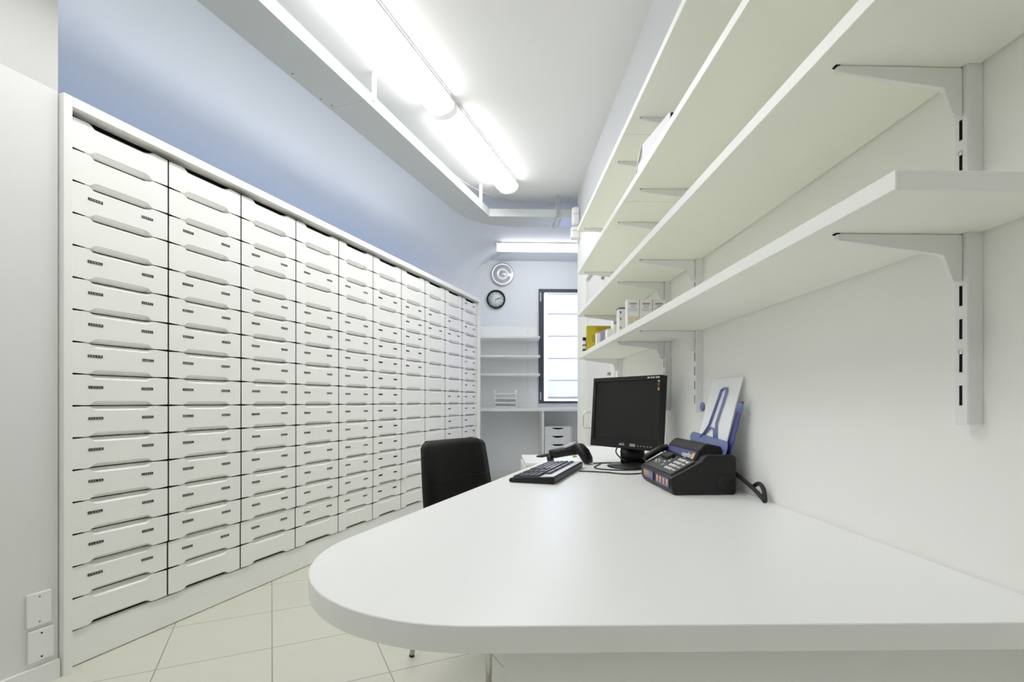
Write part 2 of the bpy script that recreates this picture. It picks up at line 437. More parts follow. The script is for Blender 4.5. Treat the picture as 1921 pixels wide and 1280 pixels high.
for c in range(10):
    t = thing('drawer_column', ORD[c], 'drawer cabinet', L(S0 + c*W, 0), ROT, 'columns of the drawer wall')
    o = bpy.data.objects.new('carcass', car); COL.objects.link(o); o.parent = t
    for r in range(ROWS):
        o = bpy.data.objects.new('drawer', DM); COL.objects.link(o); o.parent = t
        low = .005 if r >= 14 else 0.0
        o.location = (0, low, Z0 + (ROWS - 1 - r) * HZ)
        sides = LAB[c].get(r, '')
        for sd in sides:
            k = (c*5 + r*3 + (7 if sd == 'R' else 0)) % len(words)
            me = LP_ if c > 4 else (LML[k] if sd == 'L' else LMR[k])
            q = bpy.data.objects.new('label_strip', me); COL.objects.link(q); q.parent = o
            q.location = (W * (.245 if sd == 'L' else .765) + random.uniform(-.002, .002), -.0004, HZ * .595 + random.uniform(-.0012, .0012))
            q.rotation_euler = (0, random.uniform(-.012, .012), 0)

# ------------------------------------------------------------------ socket cover plates on the near left wall
for i, (s0, s1, z0, z1, lab) in enumerate(((-.142, -.070, .215, .332, 'upper blank white cover plate on the near left wall'),
                                           (-.138, -.062, .088, .200, 'lower blank white cover plate just above the left baseboard'))):
    t = thing('cover_plate', lab, 'cover plate', L((s0+s1)/2, .0065, z0), ROT, 'cover plates on the left wall')
    mb = MB().box(-(s1-s0)/2, (s1-s0)/2, -.010, 0, 0, z1-z0).bevel(.0025); mb.build('plate', 'whiteplastic', t, local=True)
    for zz in (.014, z1-z0-.014):
        MB().lathe([(0.0001, -.002), (.0032, -.0015), (.0032, 0)], (0, -.010, zz), 'y', 10).build('screw', 'greyp' if i == 0 else 'dark', t, local=True)

# ------------------------------------------------------------------ cable tray under the ceiling
tr = thing('cable_tray', 'grey-white metal cable tray hung along the blue wall and around the far corner', 'cable tray', L(1.2, .34, 2.73))
PO, PI_, ZB, ZT, th = .215, .465, 2.73, 2.80, .004
def seg(s0, s1):
    mb = MB(); mb.T = LM
    mb.box(s0, s1, -PI_, -PO, ZB, ZB+th).box(s0, s1, -PI_, -PI_+th, ZB+th, ZT).box(s0, s1, -PO-th, -PO, ZB+th, ZT)
    mb.T = None
    return mb.build('tray_section', 'galv', tr)
for s0, s1 in ((-2.6, -.42), (-.417, 1.181), (1.184, 2.730)): seg(s0, s1)
# corner section: mitred inside, rounded outside, then the run across the room
CY0, CY1 = 4.635, 4.915
outer = [Vector(L(2.733, PO)[:2])]
P0, P2 = Vector(L(2.78, PO)[:2]), Vector((.22, CY1))
# meeting point of outer wall line and Y=CY1
s_m = (CY1 - O[1] - PO*NN[1]) / E1[1]; P1 = Vector(L(s_m, PO)[:2])
for i in range(17):
    t = i/16; outer.append(P0*(1-t)**2 + P1*2*t*(1-t) + P2*t*t)
outer.append(Vector((.60, CY1)))
s_i = (CY0 - O[1] - PI_*NN[1]) / E1[1]
inner = [Vector(L(2.733, PI_)[:2]), Vector(L(s_i, PI_)[:2]), Vector((.60, CY0))]
mb = MB()
mb.prism([tuple(p) for p in outer] + [tuple(p) for p in reversed(inner)], ZB, ZB+th)
for pl, sg in ((outer, 1), (inner, -1)):
    for p, q in zip(pl, pl[1:]):
        dd = (q-p).normalized(); nn = Vector((-dd.y, dd.x)) * th * -sg
        mb.prism([tuple(p), tuple(q), tuple(q+nn), tuple(p+nn)], ZB+th, ZT)
mb.build('corner_section', 'galv', tr)
mb = MB()
mb.box(.603, 2.38, CY0, CY0+th, ZB, ZT).box(.603, 2.38, CY1-th, CY1, ZB, ZT)
mb.build('tray_section', 'galv', tr)
M['bluelit'] = mat('blue_lit_tray_base', (0.50, 0.57, 0.80), 0.35)  # bluish light on this stretch of tray put into the base colour
MB().box(.603, 2.38, CY0+th, CY1-th, ZB, ZB+th).build('blue_lit_base', 'bluelit', tr)
for (s, p) in ((-.06, .30), (.03, .27), (.86, .245), (1.09, .235), (1.16, .25), (2.83, .33), (2.87, .28), (2.98, .40), (3.02, .44)):
    q = L(s, p); MB().lathe([(.0001, -.0025), (.006, -.0015), (.006, .0005)], (q[0], q[1], ZB), 'z', 8).build('screw', 'greyp', tr)
for (x, y) in ((.17, 4.80), (.21, 4.86), (.24, 4.84), (.40, 4.87), (.47, 4.87)):
    MB().lathe([(.0001, -.0025), (.006, -.0015), (.006, .0005)], (x, y, ZB), 'z', 8).build('screw', 'greyp', tr)
for s in (-.95, 1.252, 2.835):
    mb = MB(); mb.T = LM
    mb.box(s-.012, s+.018, -PI_-.006, -PI_-.002, ZB+.035, ZC-.002).box(s-.012, s-.008, -PI_-.03, -PI_-.006, ZB+.035, ZC-.002)
    mb.box(s-.012, s+.018, -PI_-.004, -PO+.01, ZT+.001, ZT+.006)
    mb.T = None; mb.build('hanger_bracket', 'whitemetal', tr)
mb = MB().box(.548, .578, CY0-.006, CY0-.001, ZB-.004, ZC-.005).box(.548, .552, CY0-.03, CY0-.006, ZB, ZC-.005)
mb.box(.548, .578, CY0-.006, CY1+.004, ZB-.012, ZB-.001); mb.build('hanger_bracket', 'galv', tr)

# ------------------------------------------------------------------ fluorescent ceiling lights
def fixture(label, T, length, lens, cap0=True):
    t = thing('ceiling_light', label, 'ceiling light', (0,0,0)); t.matrix_basis = T
    w2 = .088; zt, zb = -.016, -.088
    MB().box(0, length, -w2+.004, w2-.004, -.015, -.001).build('housing', 'whitemetal', t, local=True)
    MB().box(.02, length-.02, -w2-.005, -w2-.0005, -.022, -.006).build('housing_lip', 'seamgrey', t, local=True)
    MB().box(.02, length-.02, w2+.0005, w2+.005, -.022, -.006).build('housing_lip', 'seamgrey', t, local=True)
    def sect(x):
        n = 12; pts = [(x, -w2, zt)]
        for i in range(n+1):
            a = PI * i / n; pts.append((x, -w2*math.cos(a)*(1 if 0 < i < n else 1), zt - .012 - (abs(zb-zt)-.012)*math.sin(a)**.8))
        pts.append((x, w2, zt)); return pts
    MB().loft([sect(.065), sect(length-.065)]).build('diffuser', lens, t, local=True)
    for a, b in ((.012, .064), (length-.064, length-.012)):
        MB().loft([sect(a), sect(b)]).build('diffuser_end', 'lens_end', t, local=True)
    for a in (0, length-.011):
        r = [[(x, y*1.03, (z+.016)*1.03-.016) for x, y, z in sect(x0)] for x0 in (a, a+.011)]
        MB().loft(r, smooth=False).build('end_cap', 'capwhite', t, local=True)
    return t
PL = .712
def LT(s): return Matrix.Translation(L(s, PL, ZC)) @ Matrix.Rotation(ROT, 4, 'Z')
fixture('long fluorescent ceiling light nearest the camera, cut by the top of the photo', LT(.41), 1.235, 'lens')
fixture('second fluorescent ceiling light in line, ending near the cable tray corner', LT(1.675), 1.235, 'lens')
fixture('fluorescent ceiling light lying crosswise at the far end above the clock', Matrix.Translation((-.012, 6.055, ZC-.004)), 1.235, 'lensfar')
fixture('added unseen fill light behind the camera, a fluorescent fixture in line with the nearer ones', LT(-.92), 1.235, 'lens')  # unseen fixture added for light from behind the camera
fixture('added unseen fill light farthest behind the camera, a fluorescent fixture over the near end of the room', LT(-2.7), 1.235, 'lensfill')  # unseen fixture added to brighten surfaces facing the camera

# ------------------------------------------------------------------ right wall shelving
SH = [1.27, 1.528, 1.785, 2.045]; TH = .025; XF = .487
low = ['lowest', 'second lowest', 'third', 'top']
for i, z in enumerate(SH):
    for (y0, y1, nm) in ((.598, 1.918, 'near'), (1.921, 3.03, 'far')):
        xb = XW - .006
        out_ = [(XF, y0), (xb, y0)]
        for yu in (.757, 1.805, 2.14, 2.965):
            if y0 < yu < y1: out_ += [(xb, yu-.0125), (XW-.0262, yu-.0125), (XW-.0262, yu+.0125), (xb, yu+.0125)]
        mb = MB().prism(out_ + [(xb, y1), (XF, y1)], z, z+TH).bevel(.0012, 1)
        for f_ in mb.bm.faces:
            c = f_.calc_center_median(); f_.material_index = 1 if (abs(c.x-XF) < .001 or abs(c.y-y0) < .0012) else 0
        o = mb.build('shelf_board', ['shelf', 'shelf_edge'])
        tag(o, f'{low[i]} white wall shelf board, {nm} length of the shelving over the desk', 'shelf', 'white shelf boards on the right wall')
UP = [(.757, 'slotted white shelf upright nearest the camera on the right wall'), (1.805, 'second slotted white shelf upright, right behind the fax paper'),
      (2.14, 'third slotted white shelf upright, just right of the monitor'), (2.965, 'last slotted white shelf upright, beside the far door')]
def upright_mesh(y):
    mb = MB().box(XW-.025, XW, y-.0115, y+.0115, .975, 2.30).bevel(.0015, 1)
    return mb
for iu, (y, lab) in enumerate(UP):
    t = thing('shelf_upright', lab, 'shelf upright', (XW-.012, y, .975), 0, 'slotted shelf uprights on the right wall')
    mb = upright_mesh(y); mb.mi = 1; z = 1.005
    while z < 2.27:
        mb.box(XW-.0256, XW-.0240, y-.0024, y+.0024, z, z+.031); z += .0515
    rail = mb.build('rail', ['whitemetal', 'dark'], t)
    if iu == 0:
        for z in (1.0885, 1.397):
            MB().lathe([(.0001, -.001), (.004, -.0008), (.004, .001)], (XW-.0255, y, z), 'x', 10).build('screw', 'chrome', rail)
    xt = .522
    for z in SH:
        pr = [(xt, z-.001), (XW-.026, z-.001), (XW-.026, z-.074), (XW-.038, z-.074), (XW-.042, z-.070), (XW-.053, z-.038), (XW-.057, z-.033), (XW-.063, z-.0315), (xt+.012, z-.013), (xt+.003, z-.0115), (xt, z-.008)]
        mb = MB().prism([(a, b) for a, b in pr], y-.004, y+.004, 'y').bevel(.0008, 1)
        br = mb.build('bracket', 'whitemetal', t)
        MB().box(xt-.0028, xt+.0035, y-.0042, y+.0042, z-.0022, z-.0002).build('hook', 'greyp' if iu else 'dark', br)

# ------------------------------------------------------------------ desk
TZ, TT = .738, .034
dk = thing('desk', 'white desk with rounded near corner under the wall shelves', 'desk', (.3, 1.5, 0))
P = Vector((-.459, .609)); ed = Vector((.3685, .9296))   # left edge line
r = .30; half = math.acos(ed.x) / 2 if False else None
c1 = P + Vector((1, 0)) * .44; c2 = P + ed * .44
ang = math.acos(max(-1, min(1, ed.dot(Vector((1, 0))))))
rad = .44 * math.tan(ang / 2)
cc = c1 + Vector((0, 1)) * rad
out = [Vector((XW-.002, .598)), c1]
a0, a1 = -PI/2, -PI/2 - (PI - ang)
for i in range(1, 20):
    a_ = a0 + (a1 - a0) * i / 20; out.append(cc + Vector((math.cos(a_), math.sin(a_))) * rad)
out.append(c2)
yE = 3.09; out.append(P + ed * ((yE - .12 - P.y) / ed.y)); out.append(P + ed * ((yE - .02 - P.y) / ed.y) + Vector((.02, 0))); out.append(Vector((XW-.002, yE)))
out = [tuple(p) for p in out]
mb = MB().prism(out, TZ-TT, TZ)
mb.bevel(.0012, 1)
for f_ in mb.bm.faces: f_.material_index = 1 if abs(f_.normal.z) < .5 else 0
mb.build('desktop', ['desk', 'desk_edge'], dk)
MB().box(.008, XW-.003, .622, .646, 0, TZ-TT-.003).bevel(.001, 1).build('end_panel', 'laminate', dk)
MB().box(.60, XW-.003, 2.95, 2.974, 0, TZ-TT-.003).build('end_panel', 'laminate', dk)
MB().box(.68, .70, .65, 2.948, .35, TZ-TT-.003).build('modesty_panel', 'laminate', dk)

# ------------------------------------------------------------------ chair
FW = Vector((.770, -.638)); UU = Vector((.638, .770))
RL = Vector((-.339, 2.001))
ch = thing('office_chair', 'black padded chair with metal legs pulled up to the desk', 'chair', (RL.x+.25, RL.y+.02, 0))
def cp(f_, u_, z): q = RL + FW*f_ + UU*u_; return (q.x, q.y, z)
CT = Matrix(((FW.x, UU.x, 0, RL.x), (FW.y, UU.y, 0, RL.y), (0, 0, 1, 0), (0, 0, 0, 1)))
mb = MB(); mb.T = None
prof = [(.495, .018, .385), (.56, .014, .395), (.66, .002, .392), (.76, -.012, .378), (.825, -.022, .366), (.852, -.027, .35)]
rings = []
for z, off, wd in prof:
    ring = []; t0 = .022 if z < .84 else .012
    n = 10
    for i in range(n+1):
        u = -wd/2 + wd*i/n; cv = .030*(2*i/n-1)**2
        ring.append(cp(off + .03 + t0*(1 if 0 < i < n else .5) + cv, .205 + u, z - (.012 if (z > .84 and i in (0, n)) else 0)))
    for i in range(n, -1, -1):
        u = -wd/2 + wd*i/n; cv = .030*(2*i/n-1)**2
        ring.append(cp(off + .03 - t0*(1 if 0 < i < n else .5) + cv, .205 + u, z - (.012 if (z > .84 and i in (0, n)) else 0)))
    rings.append(ring)
mb.loft(rings)
bk = mb.build('backrest', 'blackmatte', ch)
MB().tube([cp(.012 + .03 + (.022 + .030*(2*(.5+.34/.39*(i/8-.5))-1)**2 - .0018), .205 - .17 + .34*i/8, .695) for i in range(9)], .0030, 6).build('seam', 'blackmatte', bk)
mb = MB(); mb.T = CT
mb.box(.02, .44, .0, .41, .43, .48); mb.T = None; mb.bevel(.018, 3)
mb.build('seat', 'blackmatte', ch, smooth=True)
for (f_, u_, tf, tu) in ((0, 0, .05, .04), (0, .41, .05, .37), (.402, 0, .37, .04), (.402, .41, .37, .37)):
    lg = MB().tube([cp(f_ + (tf-f_)*.02, u_ + (tu-u_)*.02, .009), cp(tf, tu, .429)], [.0108, .0135], 12).build('leg', 'chrome', ch)
    MB().tube([cp(f_, u_, 0), cp(f_ + (tf-f_)*.02, u_ + (tu-u_)*.02, .009)], .0108, 12).build('foot_cap', 'rubber', lg)
for u_ in (.06, .35):
    MB().tube([cp(.06, u_, .44), cp(.025, u_, .46), (cp(.03, u_, .52))], .011, 8).build('back_bracket', 'chrome', ch)

# ------------------------------------------------------------------ monitor
mo = thing('computer_monitor', 'black flat computer monitor on a round foot on the desk', 'monitor', (.53, 2.08, TZ))
ax = Vector((-.325, .535, 0)); ax = Vector((.436-.641, 2.268-1.952, 0)).normalized()   # along the width, near -> far
nf = Vector((-ax.y, ax.x, 0)).normalized()                                             # the screen looks this way
tilt = math.radians(4.0)
upv = (Vector((0, 0, 1))*math.cos(tilt) - nf*math.sin(tilt)); nfv = upv.cross(ax).normalized()
if nfv.dot(nf) < 0: nfv = -nfv
org = Vector((.630, 1.952, .815))   # near lower front corner
MT = Matrix((ax, upv, nfv)).transposed().to_4x4(); MT.translation = org
Wm, Hm = .378, .305
mb = MB(); mb.T = MT
b_ = .017
mb.box(0, Wm, 0, .034, -.04, 0).box(0, Wm, Hm-b_, Hm, -.04, 0).box(0, b_, .034, Hm-b_, -.04, 0).box(Wm-b_, Wm, .034, Hm-b_, -.04, 0)
text_mesh(mb, 'ASUS', .013, Matrix.Translation((Wm/2, .017, .0003)) @ Matrix.Scale(-1, 4, (1, 0, 0)), 2)
mb.mi = 1
for i in range(5): mb.box(.03+.017*i, .038+.017*i, .014, .017, -.001, .0006)
mb.box(.115, .145, .011, .023, -.001, .0005)
mb.mi = 2
for i, wv in enumerate((.010, .006, .009, .007, .010)): mb.box(.006+.0125*i, .006+.0125*i+wv, Hm-.012, Hm-.006, -.001, .0006)
mb.box(.004, .012, Hm-.027, Hm-.021, -.001, .0006)
mb.mi = 3; mb.box(.004, .012, Hm-.043, Hm-.031, -.001, .0006)
mb.mi = 4; mb.box(.004, .012, Hm-.062, Hm-.050, -.001, .0006)
mb.T = None; bz = mb.build('bezel', ['black', 'greyp', 'silver', 'red', 'ochre'], mo)
mb = MB(); mb.T = MT; mb.box(b_-.001, Wm-b_+.001, .033, Hm-b_+.001, -.03, -.004); mb.T = None; mb.build('screen', 'screen', mo)
mb = MB(); mb.T = MT; mb.loft([[(x, y, z) for x, y in ((i, i), (Wm-i, i), (Wm-i, Hm-i), (i, Hm-i))] for z, i in ((-.0402, .004), (-.055, .03), (-.07, .07))], smooth=False); mb.T = None
mb.build('back_shell', 'charcoal', mo)
MB().lathe([(.106, 0), (.106, .004), (.098, .009), (.045, .014), (.03, .018), (.0001, .02)], (.572, 2.098, TZ+.0005), 'z', 40).build('foot', 'black', mo)
cm = org + ax*(Wm/2) - nfv*.05
MB().tube([(.578, 2.112, TZ+.012), (.575, 2.115, TZ+.06), (cm.x+.022, cm.y+.014, .838)], [(.026, .054), (.023, .052), (.020, .050)], 14).build('neck', 'black', mo)

# ------------------------------------------------------------------ keyboard
U_ = Vector((.168, .431, 0)).normalized(); V_ = Vector((U_.y, -U_.x, 0))
kb = thing('keyboard', 'black computer keyboard with a silver strip on the desk', 'keyboard', (.20, 1.9, TZ))
KT = Matrix((U_, V_, Vector((0, 0, 1)))).transposed().to_4x4(); KT.translation = Vector((.040, 1.703, TZ+.001))
KL, KW = .462, .160
def kz(v): return .013 + .011 * v / KW
mb = MB()
sec = [(0, .006), (.004, .0), (KW-.003, 0), (KW, .008), (KW, kz(KW)-.004), (KW-.006, kz(KW)), (.012, kz(.012)), (.003, .013)]
mb.T = KT; mb.loft([[(u, v, z) for v, z in sec] for u in (0, KL)], smooth=False); mb.T = None
mb.build('body', 'black', kb)
mb = MB(); mb.T = KT
for row in range(5):
    v = .012 + row * .0185; n = 22
    for i in range(n):
        if i in (4, 8) : continue
        u = .010 + i * .0201; wk = .0172
        if row == 0 and 10 <= i <= 14:
            if i != 10: continue
            wk = .0201*5 - .003
        z = kz(v) - .001
        lo = [(u, v, z), (u+wk, v, z), (u+wk, v+.0165, z), (u, v+.0165, z)]
        hi = [(u+.002, v+.002, z+.0085), (u+wk-.002, v+.002, z+.0085), (u+wk-.002, v+.0135, z+.0095), (u+.002, v+.0135, z+.0095)]
        mb.loft([lo, hi], smooth=False)
mb.T = None; mb.build('keys', 'keycap', kb)
mb = MB(); mb.T = KT
for g in range(4):
    for i in range(4):
        u = .075 + g*.096 + i*.021; v = .111; z = kz(v) - .001
        mb.loft([[(u, v, z), (u+.018, v, z), (u+.018, v+.014, z), (u, v+.014, z)], [(u+.002, v+.002, z+.008), (u+.016, v+.002, z+.008), (u+.016, v+.012, z+.009), (u+.002, v+.012, z+.009)]], smooth=False)
mb.T = None; mb.build('function_keys', 'keycap', kb)
mb = MB(); mb.T = KT
mb.loft([[(.012, v, kz(v)+dz) for v, dz in ((.131, -.001), (.131, .0012), (KW-.006, .0012), (KW-.006, -.001))], [(KL-.012, v, kz(v)+dz) for v, dz in ((.131, -.001), (.131, .0012), (KW-.006, .0012), (KW-.006, -.001))]], smooth=False)
mb.loft([[(.012, v, kz(v)+dz) for v, dz in ((.107, -.001), (.107, .001), (.131, .001), (.131, -.001))], [(.070, v, kz(v)+dz) for v, dz in ((.107, -.001), (.107, .001), (.131, .001), (.131, -.001))]], smooth=False)
mb.T = None; mb.build('silver_strip', 'silver', kb)

# ------------------------------------------------------------------ barcode scanner
sc = thing('barcode_scanner', 'black handheld barcode scanner lying behind the keyboard', 'scanner', (.33, 2.22, TZ))
MB().tube([(.238, 2.262, .775), (.262, 2.256, .779), (.30, 2.246, .787), (.335, 2.236, .796), (.365, 2.228, .803)], [(.015, .019), (.017, .022), (.018, .022), (.020, .024), (.022, .027)], 14).build('handle', 'black', sc)
MB().tube([(.345, 2.235, .818), (.368, 2.222, .806), (.385, 2.206, .785), (.397, 2.193, .760), (.402, 2.188, .7435)], [(.012, .012), (.029, .025), (.030, .026), (.032, .023), (.034, .013)], 16).build('head', 'black', sc)
MB().tube([(.30, 2.236, .808), (.328, 2.230, .820), (.350, 2.225, .830)], [(.010, .005), (.015, .008), (.012, .006)], 10).build('top_cover', 'silver', sc)
MB().box(.334, .352, 2.200, 2.212, .766, .775).bevel(.002).build('trigger', 'yellow', sc)
MB().tube([(.238, 2.262, .77), (.24, 2.255, .752), (.245, 2.25, .744)], [.016, .015, .015], 10).build('rest_foot', 'black', sc)
MB().tube([(.236, 2.263, .772), (.205, 2.272, .766), (.18, 2.28, .763)], [(.006, .006), (.011, .008), (.004, .004)], 8).build('cable_boot', 'charcoal2', sc)

# ------------------------------------------------------------------ cables on the desk
def spline(pts, n=10):
    P_ = [Vector(p) for p in pts]; out = []
    for i in range(len(P_)-1):
        p0, p1, p2, p3 = P_[max(i-1, 0)], P_[i], P_[i+1], P_[min(i+2, len(P_)-1)]
        for k in range(n):
            t = k/n; out.append(.5*((2*p1) + (p2-p0)*t + (2*p0-5*p1+4*p2-p3)*t*t + (3*p1-p0-3*p2+p3)*t**3))
    out.append(P_[-1]); return out
zc_ = TZ + .0035
tag(MB().tube(spline([(.318, 1.945, zc_), (.36, 1.935, zc_), (.42, 1.905, zc_), (.475, 1.865, zc_), (.53, 1.87, zc_), (.60, 1.93, zc_), (.66, 1.97, zc_)]), .0026, 8).build('cable', 'rubber'),
    'thin black keyboard cable running over the desk in front of the monitor foot', 'cable', 'black cables on the desk')
tag(MB().tube(spline([(.425, 2.20, zc_), (.47, 2.205, zc_), (.52, 2.215, zc_), (.56, 2.23, zc_), (.63, 2.235, zc_)]), .0028, 8).build('cable', 'rubber'),
    'black cable running from the scanner to behind the monitor', 'cable', 'black cables on the desk')
tag(MB().tube(spline([(.520, 2.130, .83), (.505, 2.115, .80), (.520, 2.095, .775), (.535, 2.07, .765), (.545, 2.09, .763)]), .003, 8).build('cable', 'rubber'),
    'black cable hanging down behind the lower edge of the monitor', 'cable', 'black cables on the desk')
tag(MB().tube(spline([(.452, 2.175, zc_), (.425, 2.12, zc_), (.402, 2.06, zc_), (.408, 2.015, zc_), (.44, 1.985, zc_), (.49, 1.968, zc_), (.55, 1.975, zc_), (.60, 2.00, zc_)]), .0026, 8).build('cable', 'rubber'),
    'black cable looping close around the left side of the monitor foot', 'cable', 'black cables on the desk')

# ------------------------------------------------------------------ fax machine
fx = thing('fax_machine', 'charcoal fax telephone with keypad and blue label strips beside the wall', 'fax machine', (.60, 1.6, TZ))
FX0, FX1, FY0, FY1 = .506, .700, 1.446, 1.752
z = TZ + .001
side = [(FX0+.004, z+.012), (FX0+.012, z), (FX1-.006, z), (FX1, z+.006), (FX1, z+.108), (FX1-.008, z+.116), (FX0+.112, z+.116), (FX0+.102, z+.112), (FX0+.092, z+.098), (FX0+.078, z+.089), (FX0+.006, z+.052), (FX0, z+.047)]
body = MB().prism([(a, b) for a, b in side], FY0, FY1, 'y').bevel(.003, 2).build('body', 'charcoal', fx)
# keypad console lying on the slope
sl0, sl1 = Vector((FX0+.010, 0, z+.056)), Vector((FX0+.084, 0, z+.095))
sd = (sl1-sl0).normalized(); sn = Vector((-sd.z, 0, sd.x))
def con(u, y, h): q = sl0 + sd*u + sn*h; return (q.x, y, q.z)
sl = (sl1-sl0).length
def cbox(mb, u0, u1, y0, y1, h0, h1): 
    mb.loft([[con(u0, y0, h0), con(u1, y0, h0), con(u1, y1, h0), con(u0, y1, h0)], [con(u0, y0, h1), con(u1, y0, h1), con(u1, y1, h1), con(u0, y1, h1)]], smooth=False)
mb = MB(); cbox(mb, -.002, sl-.004, FY0+.02, FY1-.012, -.004, .004); mb.bevel(.002); mb.mi = 1
for r_ in range(4):
    for c_ in range(3):
        y0 = FY0 + .062 + c_*.020; cbox(mb, .012+r_*.0165, .0215+r_*.0165, y0, y0+.012, .002, .0065)
for r_ in range(4):
    for c_ in range(2):
        y0 = FY0 + .030 + c_*.014; cbox(mb, .014+r_*.0165, .0195+r_*.0165, y0, y0+.008, .002, .006)
for r_, y0, wd in ((.060, FY0+.030, .018), (.055, FY0+.160, .016), (.046, FY0+.150, .014), (.035, FY0+.165, .014), (.028, FY0+.205, .008), (.022, FY0+.222, .010), (.036, FY0+.226, .010), (.030, FY0+.240, .008)):
    cbox(mb, r_, r_+.005, y0, y0+wd, .002, .006)
mb.mi = 2; cbox(mb, .016, .026, FY0+.144, FY0+.156, .002, .007)
cons = mb.build('console', ['charcoal2', 'key', 'teal'], fx)
mb = MB(); cbox(mb, .050, .076, FY0+.165, FY0+.235, .003, .016); mb.bevel(.003).build('display', 'charcoal', fx)
# raised print housing with its blue name band
hy0, hy1 = FY0+.035, FY1-.010
hs = [(FX0+.080, z+.088), (FX0+.098, z+.128), (FX0+.112, z+.142), (FX0+.125, z+.147), (FX0+.165, z+.138), (FX0+.172, z+.117), (FX0+.10, z+.100)]
MB().prism(hs, hy0, hy1, 'y').bevel(.004, 2).build('print_housing', 'charcoal', fx)
bd = (Vector((FX0+.098, 0, z+.128)) - Vector((FX0+.080, 0, z+.088))).normalized(); bn = Vector((-bd.z, 0, bd.x)); bo = Vector((FX0+.080, 0, z+.088))
def bp(u, y, h): q = bo + bd*u + bn*h; return Vector((q.x, y, q.z))
mb = MB()
mb.loft([[bp(.010, hy0+.008, .0002), bp(.036, hy0+.008, .0002), bp(.036, hy1-.004, .0002), bp(.022, hy1-.004, .0002)], [bp(.010, hy0+.008, .0012), bp(.036, hy0+.008, .0012), bp(.036, hy1-.004, .0012), bp(.022, hy1-.004, .0012)]], smooth=False)
T = frame_T(bp(.021, hy0+.072, .0016), (0, -1, 0), bd)
text_mesh(mb, 'copyfax', .024, T, 1)
mb.mi = 2; mb.loft([[bp(.012, hy0+.012, .0014), bp(.030, hy0+.012, .0014), bp(.030, hy0+.030, .0014), bp(.012, hy0+.030, .0014)], [bp(.012, hy0+.012, .0022), bp(.030, hy0+.012, .0022), bp(.030, hy0+.030, .0022), bp(.012, hy0+.030, .0022)]], smooth=False)
mb.build('name_band', ['blue', 'white', 'orange'], fx)
mb = MB()   # front sticker strips
for y0, y1, n_ in ((FY0+.015, FY0+.135, 4), (FY0+.165, FY0+.265, 5)):
    mb.mi = 0; mb.box(FX0-.0012, FX0+.0008, y0, y1, z+.018, z+.046)
    for i in range(n_):
        mb.mi = 1 if n_ == 4 or i > 1 else 2
        yy = y0 + (y1-y0)*(i+.5)/n_; hw = .0065 if n_ == 4 else .005
        mb.box(FX0-.0020, FX0-.0010, yy-hw, yy+hw, z+.032, z+.042); mb.box(FX0-.0020, FX0-.0010, yy-hw*.7, yy+hw*.7, z+.024, z+.031)
mb.build('label_strip', ['blue', 'orange', 'lilac'], fx)
MB().lathe([(.026, 0), (.026, -.0012), (.0001, -.0016)], (.672, FY0, z+.035), 'y', 28).build('speaker_grille', 'black', fx)
MB().tube([con(.006, FY1-.012, .012), con(.02, FY1-.012, .018), con(.075, FY1-.012, .020), con(.10, FY1-.012, .014)], [(.010, .008), (.014, .012), (.014, .011), (.012, .010)], 12).build('handset', 'black', fx)
# paper support: blue rear tray leaning back to the wall, with its looped arm
lean = Vector((.052, 0, .225)).normalized(); po = Vector((.683, 0, z+.108)); pn = Vector((-lean.z, 0, lean.x))
def pp(h, y, d_): q = po + lean*h + pn*d_; return (q.x, y, q.z)
mb = MB()
pl = [(-.01, 1.462), (.03, 1.462), (.046, 1.470), (.060, 1.73), (.054, 1.748), (.040, 1.752), (.02, 1.735), (-.01, 1.70)]
mb.loft([[pp(h_, y_, .008) for h_, y_ in pl], [pp(h_, y_, .011) for h_, y_ in pl]], smooth=False)
mb.build('paper_support', 'bluetint', fx)
mb = MB(); mb.loft([[pp(h_, y_, -.006) for h_, y_ in ((-.01, 1.46), (.17, 1.455), (.17, 1.475), (-.01, 1.50))], [pp(h_, y_, -.003) for h_, y_ in ((-.01, 1.46), (.17, 1.455), (.17, 1.475), (-.01, 1.50))]], smooth=False)
mb.build('paper_support', 'blue', fx)
loop = [(.045, 1.662), (.075, 1.632), (.090, 1.620), (.205, 1.588), (.212, 1.578), (.210, 1.556), (.203, 1.550), (.095, 1.572), (.075, 1.565), (.045, 1.548)]
mb = MB(); mb.tube([pp(h_, y_, .009) for h_, y_ in loop], [(.0055, .002)]*len(loop), 8)
mb.tube([pp(h_, y_, .009) for h_, y_ in ((.052, 1.648), (.072, 1.628), (.082, 1.605), (.078, 1.580), (.05, 1.562))], [(.004, .002)]*5, 8)
mb.build('support_arm', 'bluetint', fx)
for y_ in (1.452, 1.720):
    q = pp(.150, y_, 0.004); MB().lathe([(.0001, -.007), (.010, -.006), (.016, -.002), (.016, .003), (.0001, .0045)], q, 'x', 20).build('paper_guide', 'bluetint', fx)
pa = MB().loft([[pp(h_, y_, .001) for h_, y_ in ((.0, 1.488), (.245, 1.478), (.245, 1.682), (.0, 1.696))], [pp(h_, y_, .004) for h_, y_ in ((.0, 1.488), (.245, 1.478), (.245, 1.682), (.0, 1.696))]], smooth=False).build('paper_stack', 'paper')
tag(pa, 'white sheets of paper standing in the blue feeder of the fax machine', 'paper')
